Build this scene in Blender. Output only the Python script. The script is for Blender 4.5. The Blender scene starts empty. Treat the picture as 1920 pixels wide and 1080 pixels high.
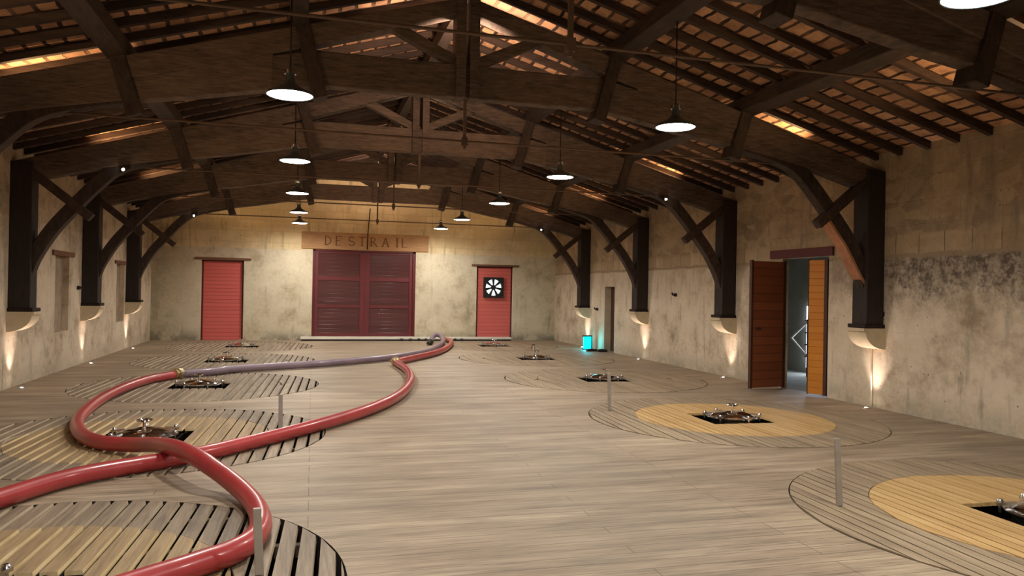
import bpy, bmesh, math, random
from mathutils import Vector, Matrix
random.seed(7)
C = bpy.context.scene.collection
SC = bpy.context.scene
PI = math.pi

# ------------------------------------------------------------------ camera
F_PX = 1409.3
R_ = Vector((0.963753, -0.266195, 0.017890)); U_ = Vector((-0.018482, 0.000282, 0.999829)); F_ = Vector((0.266155, 0.963919, 0.004648))
cd = bpy.data.cameras.new('camera'); cam = bpy.data.objects.new('camera', cd); C.objects.link(cam)
cd.sensor_width = 36; cd.lens = F_PX / 1920 * 36; cd.clip_start = .05; cd.clip_end = 200
cam.matrix_world = Matrix(((R_.x, U_.x, -F_.x, 0), (R_.y, U_.y, -F_.y, 0), (R_.z, U_.z, -F_.z, 1.6), (0, 0, 0, 1)))
SC.camera = cam
# ------------------------------------------------------------------ world, exposure
w = bpy.data.worlds.new('world'); SC.world = w; w.use_nodes = True
bg = w.node_tree.nodes['Background']; bg.inputs[0].default_value = (.75, .85, 1, 1); bg.inputs[1].default_value = .03
SC.view_settings.view_transform = 'Standard'; SC.view_settings.look = 'None'
SC.view_settings.gamma = 1; SC.view_settings.use_curve_mapping = False
SC.view_settings.exposure = 1.26
LAMP_STRENGTH = 14.0       # pendant diffusers
LAMP_W = 125.0             # pendant lamps, thrown downwards
ROOF_W = 34.0              # floodlights that wash the tiles
FLOOR_W = 28.0             # recessed floor uplights

# ------------------------------------------------------------------ room numbers (metres)
XL, XR, D, YF = -4.285, 8.05, 23.76, -2.5
XK = (XL + XR) / 2
Y1, S = 9.158, 3.855
W = (XR - XL) / 2
SL = .29                                   # roof slope
def z_raft(u): return 5.40 - SL * abs(u)   # underside of common rafters
def z_prin(u): return 5.22 - SL * abs(u)   # top of principal rafters
RT = .09                                   # rafter depth

# ------------------------------------------------------------------ node helpers
class NT:
    def __init__(s, name):
        s.m = bpy.data.materials.new(name); s.m.use_nodes = True; s.t = s.m.node_tree
        s.p = s.t.nodes['Principled BSDF']
    def n(s, typ, **kw):
        nd = s.t.nodes.new(typ)
        for k, v in kw.items():
            if k.startswith('i_'): nd.inputs[k[2:].replace('_', ' ')].default_value = v
            else: setattr(nd, k, v)
        return nd
    def l(s, a, b): s.t.links.new(a, b)
    def coord(s): return s.n('ShaderNodeTexCoord').outputs['Object']
    def mapping(s, vec, scale=(1, 1, 1), rot=(0, 0, 0), loc=(0, 0, 0)):
        m = s.n('ShaderNodeMapping'); m.inputs['Scale'].default_value = scale; m.inputs['Rotation'].default_value = rot; m.inputs['Location'].default_value = loc
        s.l(vec, m.inputs['Vector']); return m.outputs[0]
    def noise(s, vec, scale, detail=4, rough=.55, dist=0):
        nd = s.n('ShaderNodeTexNoise'); nd.inputs['Scale'].default_value = scale; nd.inputs['Detail'].default_value = detail
        nd.inputs['Roughness'].default_value = rough; nd.inputs['Distortion'].default_value = dist
        s.l(vec, nd.inputs['Vector']); return nd.outputs['Fac']
    def ramp(s, fac, stops, interp='LINEAR'):
        r = s.n('ShaderNodeValToRGB'); r.color_ramp.interpolation = interp; e = r.color_ramp.elements
        while len(e) < len(stops): e.new(.5)
        for x, (pos, col) in zip(e, stops):
            x.position = pos; x.color = (*col, 1) if len(col) == 3 else col
        s.l(fac, r.inputs[0]); return r.outputs[0]
    def ss(s, fac, a, b, lo=0., hi=1.):
        m = s.n('ShaderNodeMapRange'); m.interpolation_type = 'SMOOTHSTEP'
        m.inputs[1].default_value = a; m.inputs[2].default_value = b; m.inputs[3].default_value = lo; m.inputs[4].default_value = hi
        s.l(fac, m.inputs[0]); return m.outputs[0]
    def math(s, op, a, b):
        m = s.n('ShaderNodeMath', operation=op)
        for i, v in enumerate((a, b)):
            if isinstance(v, (int, float)): m.inputs[i].default_value = v
            else: s.l(v, m.inputs[i])
        return m.outputs[0]
    def mix(s, fac, a, b, mode='MIX'):
        m = s.n('ShaderNodeMix', data_type='RGBA', blend_type=mode)
        for i, v in ((0, fac), (6, a), (7, b)):
            if isinstance(v, (int, float)): m.inputs[i].default_value = v
            elif isinstance(v, tuple): m.inputs[i].default_value = (*v, 1)
            else: s.l(v, m.inputs[i])
        return m.outputs[2]
    def bump(s, h, strength, dist):
        b = s.n('ShaderNodeBump'); b.inputs['Strength'].default_value = strength; b.inputs['Distance'].default_value = dist
        s.l(h, b.inputs['Height']); s.l(b.outputs[0], s.p.inputs['Normal'])
    def base(s, v):
        if isinstance(v, tuple): s.p.inputs['Base Color'].default_value = (*v, 1)
        else: s.l(v, s.p.inputs['Base Color'])
    def rough(s, v):
        if isinstance(v, (int, float)): s.p.inputs['Roughness'].default_value = v
        else: s.l(v, s.p.inputs['Roughness'])
def srgb(r, g, b):
    f = lambda c: (c / 255 / 12.92) if c / 255 <= .04045 else ((c / 255 + .055) / 1.055) ** 2.4
    return (f(r), f(g), f(b))

def mat_wood(name, dark, light, grain=(2, 2, 14), rough=.75, bumpd=.004):
    t = NT(name); v = t.coord()
    g = t.noise(t.mapping(v, grain), 3, 6, .6, .4); b = t.noise(v, 1.3, 3)
    rnd = t.n('ShaderNodeObjectInfo').outputs['Random']
    f = t.math('ADD', t.math('MULTIPLY', g, .75), t.math('MULTIPLY', b, .35))
    f = t.math('ADD', f, t.math('MULTIPLY', rnd, .12))
    t.base(t.ramp(f, [(.35, dark), (.8, light)])); t.rough(rough); t.bump(g, .6, bumpd); return t.m

def mat_plaster(name, axis, kind):
    """Old lime plaster over rubble and ashlar; axis = which coordinate runs along the wall."""
    t = NT(name); v = t.coord()
    sep = t.n('ShaderNodeSeparateXYZ'); t.l(v, sep.inputs[0]); z = sep.outputs[2]; a = sep.outputs[axis]
    cmb = t.n('ShaderNodeCombineXYZ'); t.l(a, cmb.inputs[0]); t.l(z, cmb.inputs[1]); vv = cmb.outputs[0]
    big = t.noise(v, .55, 5, .6); mid = t.noise(v, 2.2, 6, .65); fine = t.noise(v, 11, 5, .7)
    streak = t.noise(t.mapping(v, (3, 3, .5)), 1.6, 5, .6)
    cA = {'left': srgb(204, 188, 164), 'right': srgb(210, 194, 170), 'back': srgb(206, 194, 168)}[kind]
    cB = {'left': srgb(152, 134, 110), 'right': srgb(158, 140, 116), 'back': srgb(170, 156, 128)}[kind]
    cC = {'left': srgb(222, 208, 186), 'right': srgb(224, 210, 188), 'back': srgb(220, 210, 186)}[kind]
    f = t.math('ADD', t.math('MULTIPLY', big, .45), t.math('MULTIPLY', mid, .4)); f = t.math('ADD', f, t.math('MULTIPLY', fine, .2))
    col = t.ramp(f, [(.38, cB), (.52, cA), (.68, cC)])
    # bare stone above the plaster line
    up = {'left': 2.6, 'right': 2.42, 'back': 2.75}[kind]
    zz = t.math('ADD', z, t.math('MULTIPLY', t.math('SUBTRACT', mid, .5), .12))
    upper = t.ss(zz, up - .02, up + .04)
    stone = {'left': srgb(150, 128, 100), 'right': srgb(150, 130, 102), 'back': srgb(222, 198, 152)}[kind]
    stone2 = {'left': srgb(180, 158, 126), 'right': srgb(172, 152, 122), 'back': srgb(236, 216, 174)}[kind]
    br = t.n('ShaderNodeTexBrick'); br.offset = .5
    for k, val in (('Color1', (*stone, 1)), ('Color2', (*stone2, 1)), ('Mortar', (*[c * .8 for c in stone], 1)), ('Scale', 1), ('Mortar Size', .008), ('Mortar Smooth', .6), ('Bias', -.1), ('Brick Width', .62), ('Row Height', .33)):
        br.inputs[k].default_value = val
    wob = t.n('ShaderNodeTexNoise'); wob.inputs['Scale'].default_value = 1.5; t.l(vv, wob.inputs['Vector'])
    vw = t.mix(.035, vv, wob.outputs['Color'], 'ADD'); t.l(vw, br.inputs['Vector'])
    stonecol = t.mix(t.ss(mid, .42, .7), br.outputs['Color'], tuple(c * (.9 if kind == 'back' else .72) for c in stone))
    if kind != 'back':       # rubble above the ashlar course
        vo = t.n('ShaderNodeTexVoronoi'); vo.inputs['Scale'].default_value = 1; t.l(t.mapping(t.mix(.12, vv, wob.outputs['Color'], 'ADD'), (3.2, 5.5, 1)), vo.inputs['Vector'])
        sv = t.n('ShaderNodeSeparateColor'); t.l(vo.outputs['Color'], sv.inputs[0])
        rub = t.ramp(t.math('ADD', t.math('MULTIPLY', sv.outputs[0], .3), t.math('MULTIPLY', t.math('ADD', mid, fine), .42)), [(.36, tuple(c * .55 for c in stone)), (.56, stone), (.75, stone2)])
        stonecol = t.mix(.9, stonecol, rub)
    stonecol = t.mix(t.ss(streak, .5, .75, 0, .45), stonecol, tuple(c * .5 for c in stone))
    col = t.mix(t.math('MULTIPLY', upper, {'left': .55, 'right': .85, 'back': .92}[kind]), col, stonecol)
    # faint courses in the plaster
    fb = t.n('ShaderNodeTexBrick'); fb.offset = .5
    for k, val in (('Color1', (1, 1, 1, 1)), ('Color2', (.9, .9, .88, 1)), ('Mortar', (.72, .7, .66, 1)), ('Scale', 1), ('Mortar Size', .012), ('Mortar Smooth', .9), ('Brick Width', .75), ('Row Height', .38)):
        fb.inputs[k].default_value = val
    t.l(vw, fb.inputs['Vector'])
    col = t.mix(t.ss(big, .45, .65, .0, .4), col, t.mix(1., col, fb.outputs['Color'], 'MULTIPLY'))
    grey = srgb(112, 104, 94)
    if kind == 'right':   # grey weathered patch under the stone course near the camera
        m = t.math('MULTIPLY', t.ss(z, .75, 1.7), t.math('SUBTRACT', 1., upper))
        n2 = t.noise(v, 4.5, 8, .85)
        grad = t.ss(z, 1., 2.1, -.12, .12)
        pm = t.math('MULTIPLY', m, t.ss(t.math('ADD', t.math('ADD', t.math('MULTIPLY', n2, .7), t.math('MULTIPLY', big, .4)), grad), 0.44, .7))
        near = t.ss(a, 11.5, 8.6, .25, 1.)
        pm = t.math('MULTIPLY', pm, t.ss(fine, .34, .62, .45, 1.))
        col = t.mix(t.math('MULTIPLY', pm, near), col, srgb(94, 83, 73))
        band = t.math('MULTIPLY', t.ss(zz, 2.18, 2.24), t.ss(zz, 2.5, 2.46))
        b2 = t.n('ShaderNodeTexBrick'); b2.offset = 0.
        for k, val in (('Color1', (*srgb(190, 168, 136), 1)), ('Color2', (*srgb(160, 138, 106), 1)), ('Mortar', (*srgb(104, 86, 64), 1)), ('Scale', 1), ('Mortar Size', .009), ('Mortar Smooth', .4), ('Brick Width', .42), ('Row Height', 5.)): b2.inputs[k].default_value = val
        t.l(vw, b2.inputs['Vector'])
        col = t.mix(t.math('MULTIPLY', band, .8), col, t.mix(t.ss(mid, .4, .65, 0, .5), b2.outputs['Color'], srgb(150, 128, 98)))
        col = t.mix(t.math('MULTIPLY', t.ss(zz, 2.24, 2.2), t.ss(zz, 2.14, 2.19)), col, srgb(150, 132, 108))
    # damp stain low down and streaks
    damp = t.math('MULTIPLY', t.ss(zz, .42, .03), t.ss(mid, .38, .6))
    col = t.mix(t.math('MULTIPLY', damp, {'left': .35, 'right': .5, 'back': .75}[kind]), col, srgb(96, 92, 76))
    col = t.mix(t.ss(streak, .56, .74, 0, .5), col, grey)
    pits = t.n('ShaderNodeTexVoronoi'); pits.inputs['Scale'].default_value = 9; t.l(v, pits.inputs['Vector'])
    col = t.mix(t.math('MULTIPLY', t.ss(pits.outputs['Distance'], .16, .05), t.ss(fine, .5, .62)), col, srgb(84, 74, 60))
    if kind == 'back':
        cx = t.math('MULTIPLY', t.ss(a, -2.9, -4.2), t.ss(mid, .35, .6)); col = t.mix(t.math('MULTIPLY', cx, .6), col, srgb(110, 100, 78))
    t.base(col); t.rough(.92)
    h = t.math('ADD', t.math('MULTIPLY', mid, .6), t.math('MULTIPLY', fine, .5)); h = t.math('SUBTRACT', h, t.math('MULTIPLY', t.math('MULTIPLY', br.outputs['Fac'], upper), .5))
    t.bump(h, .55, .02); return t.m

def mat_floor():
    t = NT('floor_planks'); v = t.coord()
    br = t.n('ShaderNodeTexBrick'); br.offset = .37; br.offset_frequency = 3
    for k, val in (('Color1', (0, 0, 0, 1)), ('Color2', (1, 1, 1, 1)), ('Mortar', (.2, .2, .2, 1)), ('Scale', 1), ('Mortar Size', .0035), ('Mortar Smooth', .2), ('Brick Width', 3.1), ('Row Height', .13)):
        br.inputs[k].default_value = val
    t.l(t.mapping(v, rot=(0, 0, .01)), br.inputs['Vector'])
    grain = t.noise(t.mapping(v, (1.2, 26, 1)), 1.6, 7, .65, .3); big = t.noise(v, .5, 4); stretch = t.noise(t.mapping(v, (.5, 3, 1)), 1.4, 5, .6)
    f = t.math('ADD', t.math('MULTIPLY', grain, .55), t.math('MULTIPLY', stretch, .5))
    col = t.ramp(f, [(.36, srgb(96, 82, 68)), (.5, srgb(150, 133, 112)), (.66, srgb(188, 170, 144))])
    col = t.mix(t.math('MULTIPLY', br.outputs['Color'], .3), col, srgb(126, 106, 84))
    col = t.mix(t.ss(big, .5, .68, 0, .35), col, srgb(118, 106, 92))
    col = t.mix(t.math('MULTIPLY', br.outputs['Fac'], .65), col, srgb(66, 54, 44))
    t.base(col); t.rough(t.ss(grain, .3, .7, .5, .72))
    t.bump(t.math('SUBTRACT', t.math('MULTIPLY', grain, .4), t.math('MULTIPLY', br.outputs['Fac'], .8)), .35, .004); return t.m

def mat_slat(name, dark, mid, light):
    t = NT(name); v = t.coord()
    g = t.noise(t.mapping(v, (28, 1.6, 8), rot=(0, 0, .044)), 1.5, 6, .65); b = t.noise(v, 1.1, 3); p = t.noise(t.mapping(v, (8.5, .35, 1), rot=(0, 0, .044)), 1, 1)
    f = t.math('ADD', t.math('MULTIPLY', g, .5), t.math('MULTIPLY', p, .35)); f = t.math('ADD', f, t.math('MULTIPLY', b, .2))
    t.base(t.ramp(f, [(.36, dark), (.52, mid), (.68, light)])); t.rough(.62); t.bump(g, .3, .003); return t.m

def mat_tile():
    t = NT('roof_tiles'); v = t.coord()
    br = t.n('ShaderNodeTexBrick'); br.offset = .37
    for k, val in (('Color1', (*srgb(214, 166, 126), 1)), ('Color2', (*srgb(146, 106, 80), 1)), ('Mortar', (*srgb(34, 22, 16), 1)), ('Scale', 1), ('Mortar Size', .026), ('Mortar Smooth', .35), ('Bias', -.1), ('Brick Width', .2), ('Row Height', .4745)):
        br.inputs[k].default_value = val
    wob = t.n('ShaderNodeTexNoise'); wob.inputs['Scale'].default_value = 4; t.l(v, wob.inputs['Vector'])
    t.l(t.mapping(t.mix(.075, v, wob.outputs['Color'], 'ADD'), loc=(0, -.18, 0)), br.inputs['Vector'])
    n = t.noise(v, 5, 6, .7); n2 = t.noise(v, .9, 3)
    col = t.mix(t.ss(n, .4, .7, 0, .6), br.outputs['Color'], srgb(112, 72, 48)); col = t.mix(t.ss(n2, .48, .68, 0, .6), col, srgb(190, 148, 120))
    t.base(col); t.rough(.9); t.bump(t.math('SUBTRACT', n, t.math('MULTIPLY', br.outputs['Fac'], 1.)), .7, .02); return t.m

def mat_plain(name, col, rough=.6, metal=0., noise=.25, nscale=6, bump=0., spec=None, coat=0.):
    t = NT(name); n = t.noise(t.coord(), nscale, 4)
    t.base(t.mix(t.ss(n, .35, .7, 0, noise), col, tuple(c * .45 for c in col))); t.rough(rough)
    t.p.inputs['Metallic'].default_value = metal
    if spec is not None: t.p.inputs['Specular IOR Level'].default_value = spec
    if coat: t.p.inputs['Coat Weight'].default_value = coat; t.p.inputs['Coat Roughness'].default_value = .12
    if bump: t.bump(n, .5, bump)
    return t.m
def mat_boards(name, c1, c2, pitch, axis=2, rough=.5, groove=.5, phase=0.):
    """Boards stacked along one axis with dark grooves between them."""
    t = NT(name); v = t.coord(); sep = t.n('ShaderNodeSeparateXYZ'); t.l(v, sep.inputs[0])
    q = t.math('DIVIDE', t.math('ADD', sep.outputs[axis], 10 * pitch + phase), pitch); fr = t.math('FRACT', q, 0.); idx = t.math('FLOOR', q, 0.)
    edge = t.math('MAXIMUM', t.ss(fr, .07, .0), t.ss(fr, .95, 1.))
    wn = t.n('ShaderNodeTexWhiteNoise', noise_dimensions='1D'); t.l(idx, wn.inputs['W'])
    g = t.noise(t.mapping(v, (2, 2, 22)), 2, 5, .6)
    col = t.mix(t.math('ADD', t.math('MULTIPLY', wn.outputs['Value'], .4), t.math('MULTIPLY', g, .5)), c1, c2)
    col = t.mix(t.math('MULTIPLY', edge, groove), col, tuple(c * .3 for c in c1))
    t.base(col); t.rough(rough); t.bump(t.math('SUBTRACT', 1., edge), .6, .008); return t.m
def mat_emit(name, col, strength):
    t = NT(name); t.base(col); t.rough(.4)
    t.p.inputs['Emission Color'].default_value = (*col, 1); t.p.inputs['Emission Strength'].default_value = strength; return t.m

M = {}
M['beam'] = mat_wood('old_oak', srgb(32, 25, 21), srgb(118, 97, 82))
M['post'] = mat_wood('dark_oak_post', srgb(17, 12, 9), srgb(48, 35, 25), (9, 9, 1.5))
M['brace'] = mat_wood('brace_oak', srgb(22, 16, 13), srgb(76, 58, 47), (6, 6, 3))
M['rafter'] = mat_wood('rafter_oak', srgb(24, 17, 14), srgb(74, 55, 44), (1.2, 14, 8))
M['purlin'] = mat_wood('purlin_oak', srgb(24, 19, 17), srgb(76, 60, 50), (8, 1.2, 8))
M['iron'] = mat_plain('black_iron', srgb(42, 32, 28), .55, .6)
M['tile'] = mat_tile()
M['rod'] = mat_plain('rusty_rod', srgb(104, 82, 66), .7)
M['wl'] = mat_plaster('plaster_left', 1, 'left'); M['wr'] = mat_plaster('plaster_right', 1, 'right'); M['wb'] = mat_plaster('plaster_back', 0, 'back')
M['floor'] = mat_floor()
M['grey_slat'] = mat_slat('grey_slats', srgb(92, 80, 67), srgb(134, 118, 99), srgb(166, 149, 126))
M['flush_slat'] = mat_slat('worn_slats', srgb(112, 97, 80), srgb(150, 132, 108), srgb(176, 156, 128))
M['gold_slat'] = mat_slat('new_slats', srgb(160, 126, 80), srgb(196, 160, 106), srgb(214, 182, 130))
M['pale_slat'] = mat_slat('new_pale_slats', srgb(120, 99, 73), srgb(156, 132, 98), srgb(182, 158, 120))
M['edge_pale'] = mat_slat('fresh_lit_slat_edges', srgb(190, 164, 118), srgb(222, 198, 150), srgb(236, 214, 170))
M['edge_grey'] = mat_slat('grey_lit_slat_edges', srgb(150, 134, 112), srgb(184, 166, 140), srgb(204, 188, 160))
M['pit'] = mat_plain('vat_top', srgb(30, 22, 18), .85)
M['joist'] = mat_plain('joist', srgb(74, 58, 42), .8)
M['steel'] = mat_plain('stainless_steel', (.62, .62, .62), .22, 1., .35, 9)
M['chrome'] = mat_plain('polished_steel', (.8, .79, .77), .1, 1., .1)
M['black'] = mat_plain('black_rubber', (.012, .012, .012), .5)
M['red_hose'] = mat_plain('red_hose_rubber', srgb(172, 58, 60), .36, 0, .35, 3, coat=.3)
M['purple_hose'] = mat_plain('purple_hose_rubber', srgb(134, 116, 128), .42, 0, .3, 3, coat=.2)
M['brass'] = mat_plain('brass', (.62, .5, .3), .3, 1.)
M['stone'] = mat_plain('white_stone', srgb(206, 190, 160), .85, 0, .3, 5, .008)
M['shade'] = mat_plain('lamp_enamel', srgb(70, 80, 84), .35, .2)
M['lamp'] = mat_emit('lamp_glow', (1, .95, .86), LAMP_STRENGTH)
M['dot'] = mat_emit('spot_glow', (1, .9, .75), 25)
M['cyan'] = mat_emit('cyan_glow', (.0, .72, .9), 9)
M['day'] = mat_emit('daylit_window', (.72, .84, 1), 4)
M['fan_light'] = mat_emit('daylight_behind_fan', (.86, .95, .95), .38)
M['red_door'] = mat_boards('red_boards', srgb(204, 92, 86), srgb(218, 108, 100), .11, groove=.85)
M['fan_door'] = mat_boards('red_boards_fine', srgb(204, 96, 88), srgb(218, 110, 102), .12, groove=.7)
M['red_paint'] = mat_plain('dark_red_paint', srgb(106, 42, 47), .35, 0, .3)
M['red_deep'] = mat_plain('deep_red_paint', srgb(92, 26, 30), .35, 0, .3)
M['gate_glass'] = mat_boards('dark_red_panel', srgb(74, 42, 44), srgb(100, 60, 60), .12, rough=.12, groove=.25)
M['maroon'] = mat_plain('maroon_timber', srgb(92, 32, 30), .6)
M['brown_lintel'] = mat_wood('brown_lintel', srgb(84, 52, 36), srgb(132, 90, 62), (1.5, 8, 14))
M['sign'] = mat_wood('sign_timber', srgb(134, 98, 66), srgb(184, 142, 98), (1.2, 6, 12))
M['letter'] = mat_plain('letter_brown', srgb(112, 76, 48), .8)
M['leaf_a'] = mat_boards('varnished_boards', srgb(116, 62, 36), srgb(150, 86, 54), .147, rough=.38, groove=.75)
M['leaf_b'] = mat_boards('honey_boards', srgb(190, 116, 32), srgb(210, 136, 46), .11, rough=.4, groove=.4)
M['leaf_edge'] = mat_plain('leaf_edge', srgb(74, 40, 20), .5)
M['white'] = mat_plain('white_paint', srgb(226, 220, 206), .6, 0, .15)
M['cable'] = mat_plain('white_plastic', srgb(222, 206, 186), .5, 0, .1)
M['grey_stake'] = mat_plain('galvanised', srgb(168, 160, 152), .5, .3, .3)
M['annex'] = mat_plain('annex_plaster', srgb(150, 148, 138), .9, 0, .35, 2)
M['brown_door'] = mat_plain('brown_door', srgb(74, 48, 32), .6)
M['niche'] = mat_plain('grey_plaster', srgb(164, 146, 124), .9, 0, .5, 4, .01)

# ------------------------------------------------------------------ mesh helpers
class MB:
    def __init__(s): s.v = []; s.f = []
    def add(s, vs, fs):
        o = len(s.v); s.v += [tuple(v) for v in vs]; s.f += [tuple(i + o for i in f) for f in fs]; return s
    def box(s, a, b):
        x0, y0, z0 = a; x1, y1, z1 = b
        return s.add([(x0, y0, z0), (x1, y0, z0), (x1, y1, z0), (x0, y1, z0), (x0, y0, z1), (x1, y0, z1), (x1, y1, z1), (x0, y1, z1)],
                     [(0, 3, 2, 1), (4, 5, 6, 7), (0, 1, 5, 4), (1, 2, 6, 5), (2, 3, 7, 6), (3, 0, 4, 7)])
    def hexa(s, bot, top):
        n = len(bot); vs = list(bot) + list(top)
        return s.add(vs, [tuple(range(n))[::-1], tuple(range(n, 2 * n))] + [(i, (i + 1) % n, n + (i + 1) % n, n + i) for i in range(n)])
    def prism_y(s, poly, y0, y1):     # poly of (x,z), extruded along Y
        n = len(poly); vs = [(x, y0, z) for x, z in poly] + [(x, y1, z) for x, z in poly]
        return s.add(vs, [tuple(range(n)), tuple(range(n, 2 * n))[::-1]] + [(i, n + i, n + (i + 1) % n, (i + 1) % n) for i in range(n)])
    def beam(s, p, q, wd, ht, up=(0, 0, 1)):
        p = Vector(p); q = Vector(q); d = (q - p).normalized(); r = d.cross(Vector(up)).normalized() * wd / 2; u = r.cross(d).normalized() * ht / 2
        return s.hexa([p - r - u, p + r - u, p + r + u, p - r + u], [q - r - u, q + r - u, q + r + u, q - r + u])
    def tube(s, pts, r, n=12, cap=True):
        pts = [Vector(p) for p in pts]; rs = r if isinstance(r, (list, tuple)) else [r] * len(pts)
        T = [(pts[min(i + 1, len(pts) - 1)] - pts[max(i - 1, 0)]).normalized() for i in range(len(pts))]
        a = Vector((0, 0, 1)) if abs(T[0].z) < .9 else Vector((1, 0, 0)); N = (a - T[0] * a.dot(T[0])).normalized()
        vs = []
        for i, (pt, tt) in enumerate(zip(pts, T)):
            N = (N - tt * N.dot(tt)).normalized(); B = tt.cross(N)
            vs += [pt + (N * math.cos(2 * PI * k / n) + B * math.sin(2 * PI * k / n)) * rs[i] for k in range(n)]
        fs = [(i * n + k, i * n + (k + 1) % n, (i + 1) * n + (k + 1) % n, (i + 1) * n + k) for i in range(len(pts) - 1) for k in range(n)]
        if cap: fs += [tuple(range(n))[::-1], tuple((len(pts) - 1) * n + k for k in range(n))]
        return s.add(vs, fs)
    def lathe(s, prof, c=(0, 0, 0), n=32, axis='z'):
        vs = []
        for r, h in prof:
            for k in range(n):
                a = 2 * PI * k / n; x, y = r * math.cos(a), r * math.sin(a)
                vs.append((c[0] + x, c[1] + y, c[2] + h) if axis == 'z' else (c[0] + x, c[1] + h, c[2] + y))
        fs = [(i * n + k, i * n + (k + 1) % n, (i + 1) * n + (k + 1) % n, (i + 1) * n + k) for i in range(len(prof) - 1) for k in range(n)]
        if prof[0][0] > 1e-6: fs.append(tuple(range(n))[::-1])
        if prof[-1][0] > 1e-6: fs.append(tuple((len(prof) - 1) * n + k for k in range(n)))
        return s.add(vs, fs)
    def torus(s, c, R, r, n=24, m=8):
        vs = [(c[0] + (R + r * math.cos(2 * PI * j / m)) * math.cos(2 * PI * i / n), c[1] + (R + r * math.cos(2 * PI * j / m)) * math.sin(2 * PI * i / n), c[2] + r * math.sin(2 * PI * j / m)) for i in range(n) for j in range(m)]
        return s.add(vs, [(i * m + j, ((i + 1) % n) * m + j, ((i + 1) % n) * m + (j + 1) % m, i * m + (j + 1) % m) for i in range(n) for j in range(m)])
    def build(s, name, mat, parent=None, smooth=False, bevel=0, fix=True):
        me = bpy.data.meshes.new(name); me.from_pydata(s.v, [], s.f)
        if fix:
            bm = bmesh.new(); bm.from_mesh(me); bmesh.ops.remove_doubles(bm, verts=bm.verts, dist=1e-6) if smooth else None
            bmesh.ops.recalc_face_normals(bm, faces=bm.faces); bm.to_mesh(me); bm.free()
        me.update(); o = bpy.data.objects.new(name, me); C.objects.link(o)
        if mat: me.materials.append(M[mat] if isinstance(mat, str) else mat)
        if smooth:
            for p in me.polygons: p.use_smooth = True
            if smooth == 'auto':
                me.set_sharp_from_angle(angle=math.radians(40))
        if bevel:
            b = o.modifiers.new('bevel', 'BEVEL'); b.width = bevel; b.segments = 2; b.limit_method = 'ANGLE'
        if parent: o.parent = parent
        return o
def tag(o, label=None, cat=None, group=None, kind=None):
    for k, v in (('label', label), ('category', cat), ('group', group), ('kind', kind)):
        if v: o[k] = v
    return o
def thing(name, loc=(0, 0, 0), rz=0, **kw):
    o = bpy.data.objects.new(name, None); o.empty_display_size = .1; C.objects.link(o); o.location = loc; o.rotation_euler = (0, 0, rz); return tag(o, **kw)
def kids(o): return [c for c in bpy.data.objects if c.parent == o]
def dup(o, loc=None, rz=None, label=None, group=None):
    def cp(x, par):
        c = x.copy(); C.objects.link(c); c.parent = par
        for k in kids(x):
            if k not in made: cp(k, c)
        return c
    made = set(); r = cp(o, None)
    if loc is not None: r.location = loc
    if rz is not None: r.rotation_euler = (0, 0, rz)
    if label: r['label'] = label
    if group: r['group'] = group
    return r
def spot(name, parent, loc, target, watts, angle, blend=.6, col=(1, .82, .62), size=.03):
    ld = bpy.data.lights.new(name, 'SPOT'); ld.energy = watts; ld.spot_size = math.radians(angle); ld.spot_blend = blend; ld.color = col; ld.shadow_soft_size = size
    o = bpy.data.objects.new(name, ld); C.objects.link(o); o.location = loc
    o.rotation_euler = (Vector(target) - Vector(loc)).to_track_quat('-Z', 'Y').to_euler(); o.parent = parent; return o
def catmull(P, per=10):
    P = [Vector(p) for p in P]; Q = [P[0] * 2 - P[1]] + P + [P[-1] * 2 - P[-2]]; out = []
    for i in range(1, len(Q) - 2):
        a, b, c, d = Q[i - 1:i + 3]
        for k in range(per):
            t = k / per; out.append(.5 * ((2 * b) + (c - a) * t + (2 * a - 5 * b + 4 * c - d) * t * t + (3 * b - a - 3 * c + d) * t ** 3))
    return out + [P[-1]]

# ------------------------------------------------------------------ walls
def wall(name, mat, axis, coord, a0, a1, z1, holes, out, gable=False):
    """Wall face in the plane axis=coord with openings (a0,a1,z0,z1,depth) and their reveals; out = sign pointing away from the room."""
    As = sorted({a0, a1, *[h[0] for h in holes], *[h[1] for h in holes]}); Zs = sorted({-.02, z1, *[max(h[2], -.02) for h in holes], *[h[3] for h in holes]})
    m = MB(); P = lambda a, z, dd=0.: (coord + out * dd, a, z) if axis == 'x' else (a, coord + out * dd, z)
    for i in range(len(As) - 1):
        for j in range(len(Zs) - 1):
            ca, cz = (As[i] + As[i + 1]) / 2, (Zs[j] + Zs[j + 1]) / 2
            if any(h[0] < ca < h[1] and h[2] < cz < h[3] for h in holes): continue
            m.add([P(As[i], Zs[j]), P(As[i + 1], Zs[j]), P(As[i + 1], Zs[j + 1]), P(As[i], Zs[j + 1])], [(0, 1, 2, 3)])
    for b0, b1, c0, c1, dp in holes:
        q = [(b0, c0), (b1, c0), (b1, c1), (b0, c1)]
        for k in range(4):
            (p, r), (s2, t2) = q[k], q[(k + 1) % 4]
            m.add([P(p, r), P(s2, t2), P(s2, t2, dp), P(p, r, dp)], [(0, 1, 2, 3)])
    if gable:
        m.add([P(a0, z1), P(a1, z1), P(XK, z_raft(0) + RT + .02)], [(0, 1, 2)])
    o = m.build(name, mat, fix=False); return tag(o, kind='structure')
ZW = z_raft(W) + RT
FOLD = (10.2, 11.4, -.02, 2.25, .12); NDOOR = (18.76, 19.45, -.02, 1.78, .26)
tag(wall('wall_right', 'wr', 'x', XR, YF, D, ZW, [FOLD, NDOOR], 1), 'long plastered stone wall on the right with the open boarded doors', 'wall')
N1 = (15.08, 15.9, .72, 2.11, .14); N2 = (19.62, 20.42, .7, 2.1, .14)
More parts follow.
